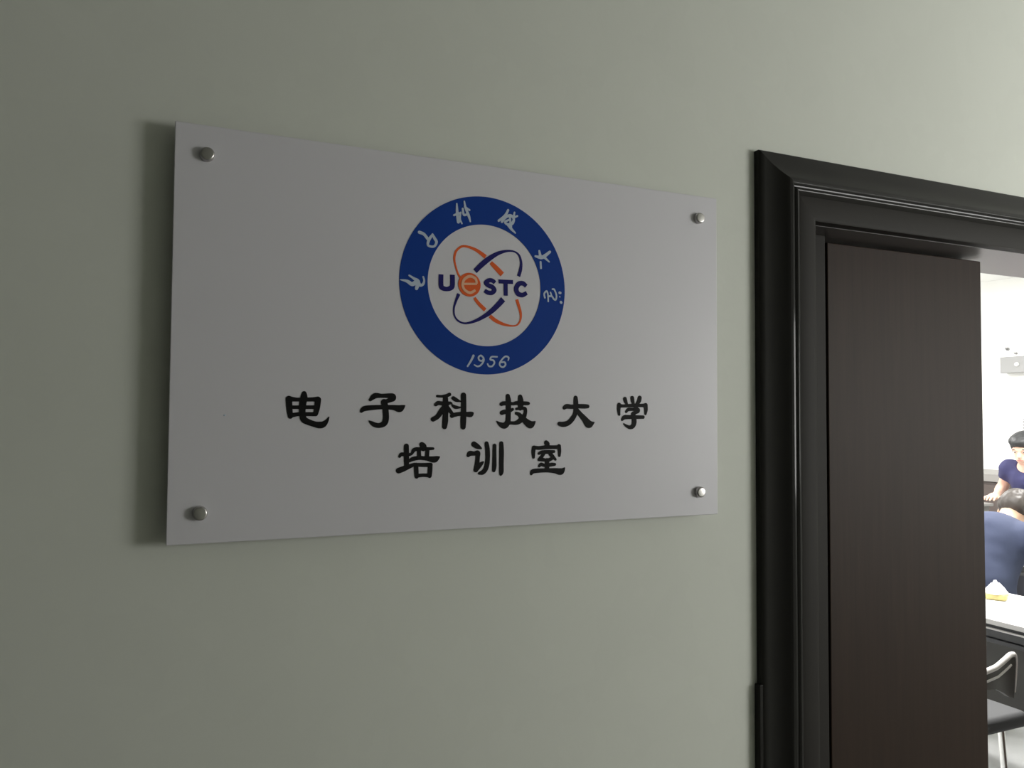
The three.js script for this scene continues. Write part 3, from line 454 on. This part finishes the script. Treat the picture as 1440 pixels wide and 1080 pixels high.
  for (const [k] of sg) { const S = v3(J['shoulder' + k]), E = v3(J['elbow' + k]), m = S.clone().lerp(E, C.sleeve); sl.push(capsule(J.chest, J['shoulder' + k], 0.118 * w, 0.07 * C.cap), capsule(S.toArray(), m.toArray(), 0.068 * C.cap, 0.066 * C.limb * C.cap)); }
  const st = blend([capsule(J.pelvis, J.belly, 0.145 * w, 0.133 * w), capsule(J.belly, J.chest, 0.133 * w, 0.14 * w), ...sg.map(([k]) => capsule(J.belly, J['hip' + k], 0.115 * w, 0.108)), ...sl], 0.05);
  const neckCut = capsule(J.neck, J.collar, C.neckR, C.neckR * 1.35), hem = v3(J.belly).sub(v3(J.pelvis)).normalize();
  const cuffs = sg.map(([k]) => { const S = v3(J['shoulder' + k]), E = v3(J['elbow' + k]), d = E.clone().sub(S).normalize(), m = S.clone().lerp(E, C.sleeve); return { d, m }; });
  const folds = (x, y, z) => 0.004 * noise.noise(x * 9 + 2, y * 22, z * 9) + 0.003 * noise.noise(x * 20, y * 16 + 5, z * 20);
  const shirtF = (x, y, z) => {
    let d = st(x, y, z) + folds(x, y, z); d = Math.max(d, -neckCut(x, y, z));
    d = Math.max(d, -((x - J.pelvis[0]) * hem.x + (y - J.pelvis[1]) * hem.y + (z - J.pelvis[2]) * hem.z) - 0.06);
    for (const c of cuffs) { const a = (x - c.m.x) * c.d.x + (y - c.m.y) * c.d.y + (z - c.m.z) * c.d.z; if (Math.hypot(x - c.m.x, y - c.m.y, z - c.m.z) < 0.2) { const r = Math.hypot(x - c.m.x - a * c.d.x, y - c.m.y - a * c.d.y, z - c.m.z - a * c.d.z); if (r < 0.085) d = Math.max(d, a); } }
    return d;
  };
  part('shirt', planarUV(surface(shirtF, lo, hi, 0.011)), SHIRT, o);
  const tr = []; for (const [k] of sg) tr.push(capsule(J.pelvis, J['hip' + k], 0.128 * w, 0.115), capsule(J['hip' + k], J['knee' + k], 0.105 * C.limb, 0.075), capsule(J['knee' + k], J['ankle' + k], 0.075, 0.06));
  const trF = blend(tr, 0.03), ank = Math.min(J.ankleL[1], J.ankleR[1]);
  part('trousers', surface((x, y, z) => Math.max(trF(x, y, z), ank - 0.03 - y), lo, [hi[0], J.pelvis[1] + 0.2, hi[2]], 0.013), TROUSER, o);
  for (const [k] of sg) { const a = J['ankle' + k]; part('shoe', surface(blend([ellipsoid([a[0], 0.045, a[2] - 0.01], [0.042, 0.045, 0.055]), ellipsoid([a[0], 0.035, a[2] + 0.09], [0.045, 0.036, 0.1])], 0.03), [a[0] - 0.08, 0, a[2] - 0.1], [a[0] + 0.08, 0.14, a[2] + 0.22], 0.009), SHOE, o); }
  // hair
  const q2 = hq;
  const skull = blend(C.hairLobes.map(([c, r]) => ellipsoid(hp(...c), r, q2)), 0.03), fc = ellipsoid(hp(...C.faceCut[0]), C.faceCut[1], q2);
  const hairF = (x, y, z) => Math.max(skull(x, y, z) + 0.004 * noise.noise(x * 60, y * 25, z * 60), -fc(x, y, z));
  part('hair', surface(hairF, [H.x - 0.16, H.y - 0.17, H.z - 0.17], [H.x + 0.16, H.y + 0.17, H.z + 0.17], 0.006), HAIR, o);
  const ball = (c, r) => new THREE.SphereGeometry(1, 18, 12).scale(...r).applyQuaternion(hq).translate(...hp(...c));
  for (const s of [1, -1]) {
    const e = part('eye', ball([s * 0.03, 0.002, 0.079], [0.0125, 0.0055, 0.006]), std({ color: 0xe8e4e0, roughness: 0.3 }), o);
    part('iris', ball([s * 0.03, 0.001, 0.0835], [0.0055, 0.0052, 0.003]), std({ color: 0x1c1410, roughness: 0.2 }), e);
    part('eyebrow', ball([s * 0.031, 0.024, 0.086], [0.018, 0.0035, 0.004]), HAIR, o);
  }
  part('mouth', ball([0, -0.057, 0.094], [0.021, 0.005, 0.005]), std({ color: C.lips, roughness: 0.45 }), o);
}
{
  const o = thing('person', 'standing woman with short black hair in a navy T-shirt, hand on the grey podium', 'person', [5.945, 0, -2.705], Math.atan2(-0.95, 0.3));
  makePerson(o, {
    pelvis: [0, 0.86, -0.14], belly: [0, 0.98, -0.11], chest: [0, 1.14, -0.03], neck: [0, 1.245, 0.03], collar: [0, 1.275, 0.1], head: [0, 1.37, 0.12], headTurn: [0.36, -0.1, 0],
    shoulderL: [0.135, 1.21, -0.02], shoulderR: [-0.135, 1.21, -0.02], elbowL: [0.205, 0.97, -0.09], elbowR: [-0.225, 1.03, -0.12], wristL: [0.215, 0.76, 0.0], wristR: [-0.2, 1.003, 0.1], handL: [0.215, 0.68, 0.03], handR: [-0.2, 1.0, 0.2],
    hipL: [0.085, 0.83, -0.14], hipR: [-0.085, 0.83, -0.14], kneeL: [0.09, 0.46, -0.11], kneeR: [-0.09, 0.46, -0.11], ankleL: [0.095, 0.08, -0.16], ankleR: [-0.095, 0.08, -0.16],
  }, {
    skin: new THREE.Color(0.66, 0.42, 0.32), shirt: new THREE.Color(0.03, 0.03, 0.095), trousers: new THREE.Color(0.025, 0.026, 0.035), hair: new THREE.Color(0.02, 0.021, 0.022), lips: new THREE.Color(0.45, 0.16, 0.14), girth: 0.94, limb: 0.92, sleeve: 0.4, cap: 0.86, neckR: 0.066,
    hairLobes: [[[0, 0.036, -0.02], [0.09, 0.088, 0.1]], [[0, -0.005, -0.045], [0.088, 0.075, 0.075]], [[0, 0.075, 0.04], [0.075, 0.04, 0.062]]], faceCut: [[0, -0.045, 0.085], [0.068, 0.09, 0.085]],
  });
}
{
  const o = thing('person', 'man in a blue short-sleeved T-shirt sitting bent forward with his back to the doorway', 'person', [4.04, 0, -1.77], Math.PI / 2);
  makePerson(o, {
    pelvis: [0, 0.53, -0.01], belly: [0, 0.72, 0.03], chest: [0, 0.92, 0.15], neck: [0, 1.0, 0.225], collar: [0, 1.05, 0.285], head: [0.02, 1.07, 0.36], headTurn: [0.95, 0.12, 0.05],
    shoulderL: [0.19, 0.965, 0.18], shoulderR: [-0.19, 0.965, 0.18], elbowL: [0.28, 0.79, 0.42], elbowR: [-0.28, 0.79, 0.42], wristL: [0.14, 0.81, 0.62], wristR: [-0.14, 0.81, 0.62], handL: [0.08, 0.805, 0.69], handR: [-0.08, 0.805, 0.69],
    hipL: [0.1, 0.51, 0.0], hipR: [-0.1, 0.51, 0.0], kneeL: [0.13, 0.51, 0.42], kneeR: [-0.13, 0.51, 0.42], ankleL: [0.13, 0.08, 0.4], ankleR: [-0.13, 0.08, 0.4],
  }, {
    skin: new THREE.Color(0.6, 0.4, 0.28), shirt: new THREE.Color(0.036, 0.046, 0.09), trousers: new THREE.Color(0.02, 0.021, 0.028), hair: new THREE.Color(0.045, 0.037, 0.032), lips: new THREE.Color(0.4, 0.16, 0.13), girth: 1.14, limb: 1.08, sleeve: 0.62, cap: 1, neckR: 0.074,
    hairLobes: [[[0, 0.045, -0.018], [0.084, 0.082, 0.096]], [[0, 0.0, -0.045], [0.079, 0.06, 0.066]]], faceCut: [[0, -0.05, 0.08], [0.07, 0.105, 0.085]],
  });
}
renderer.render(scene, camera);
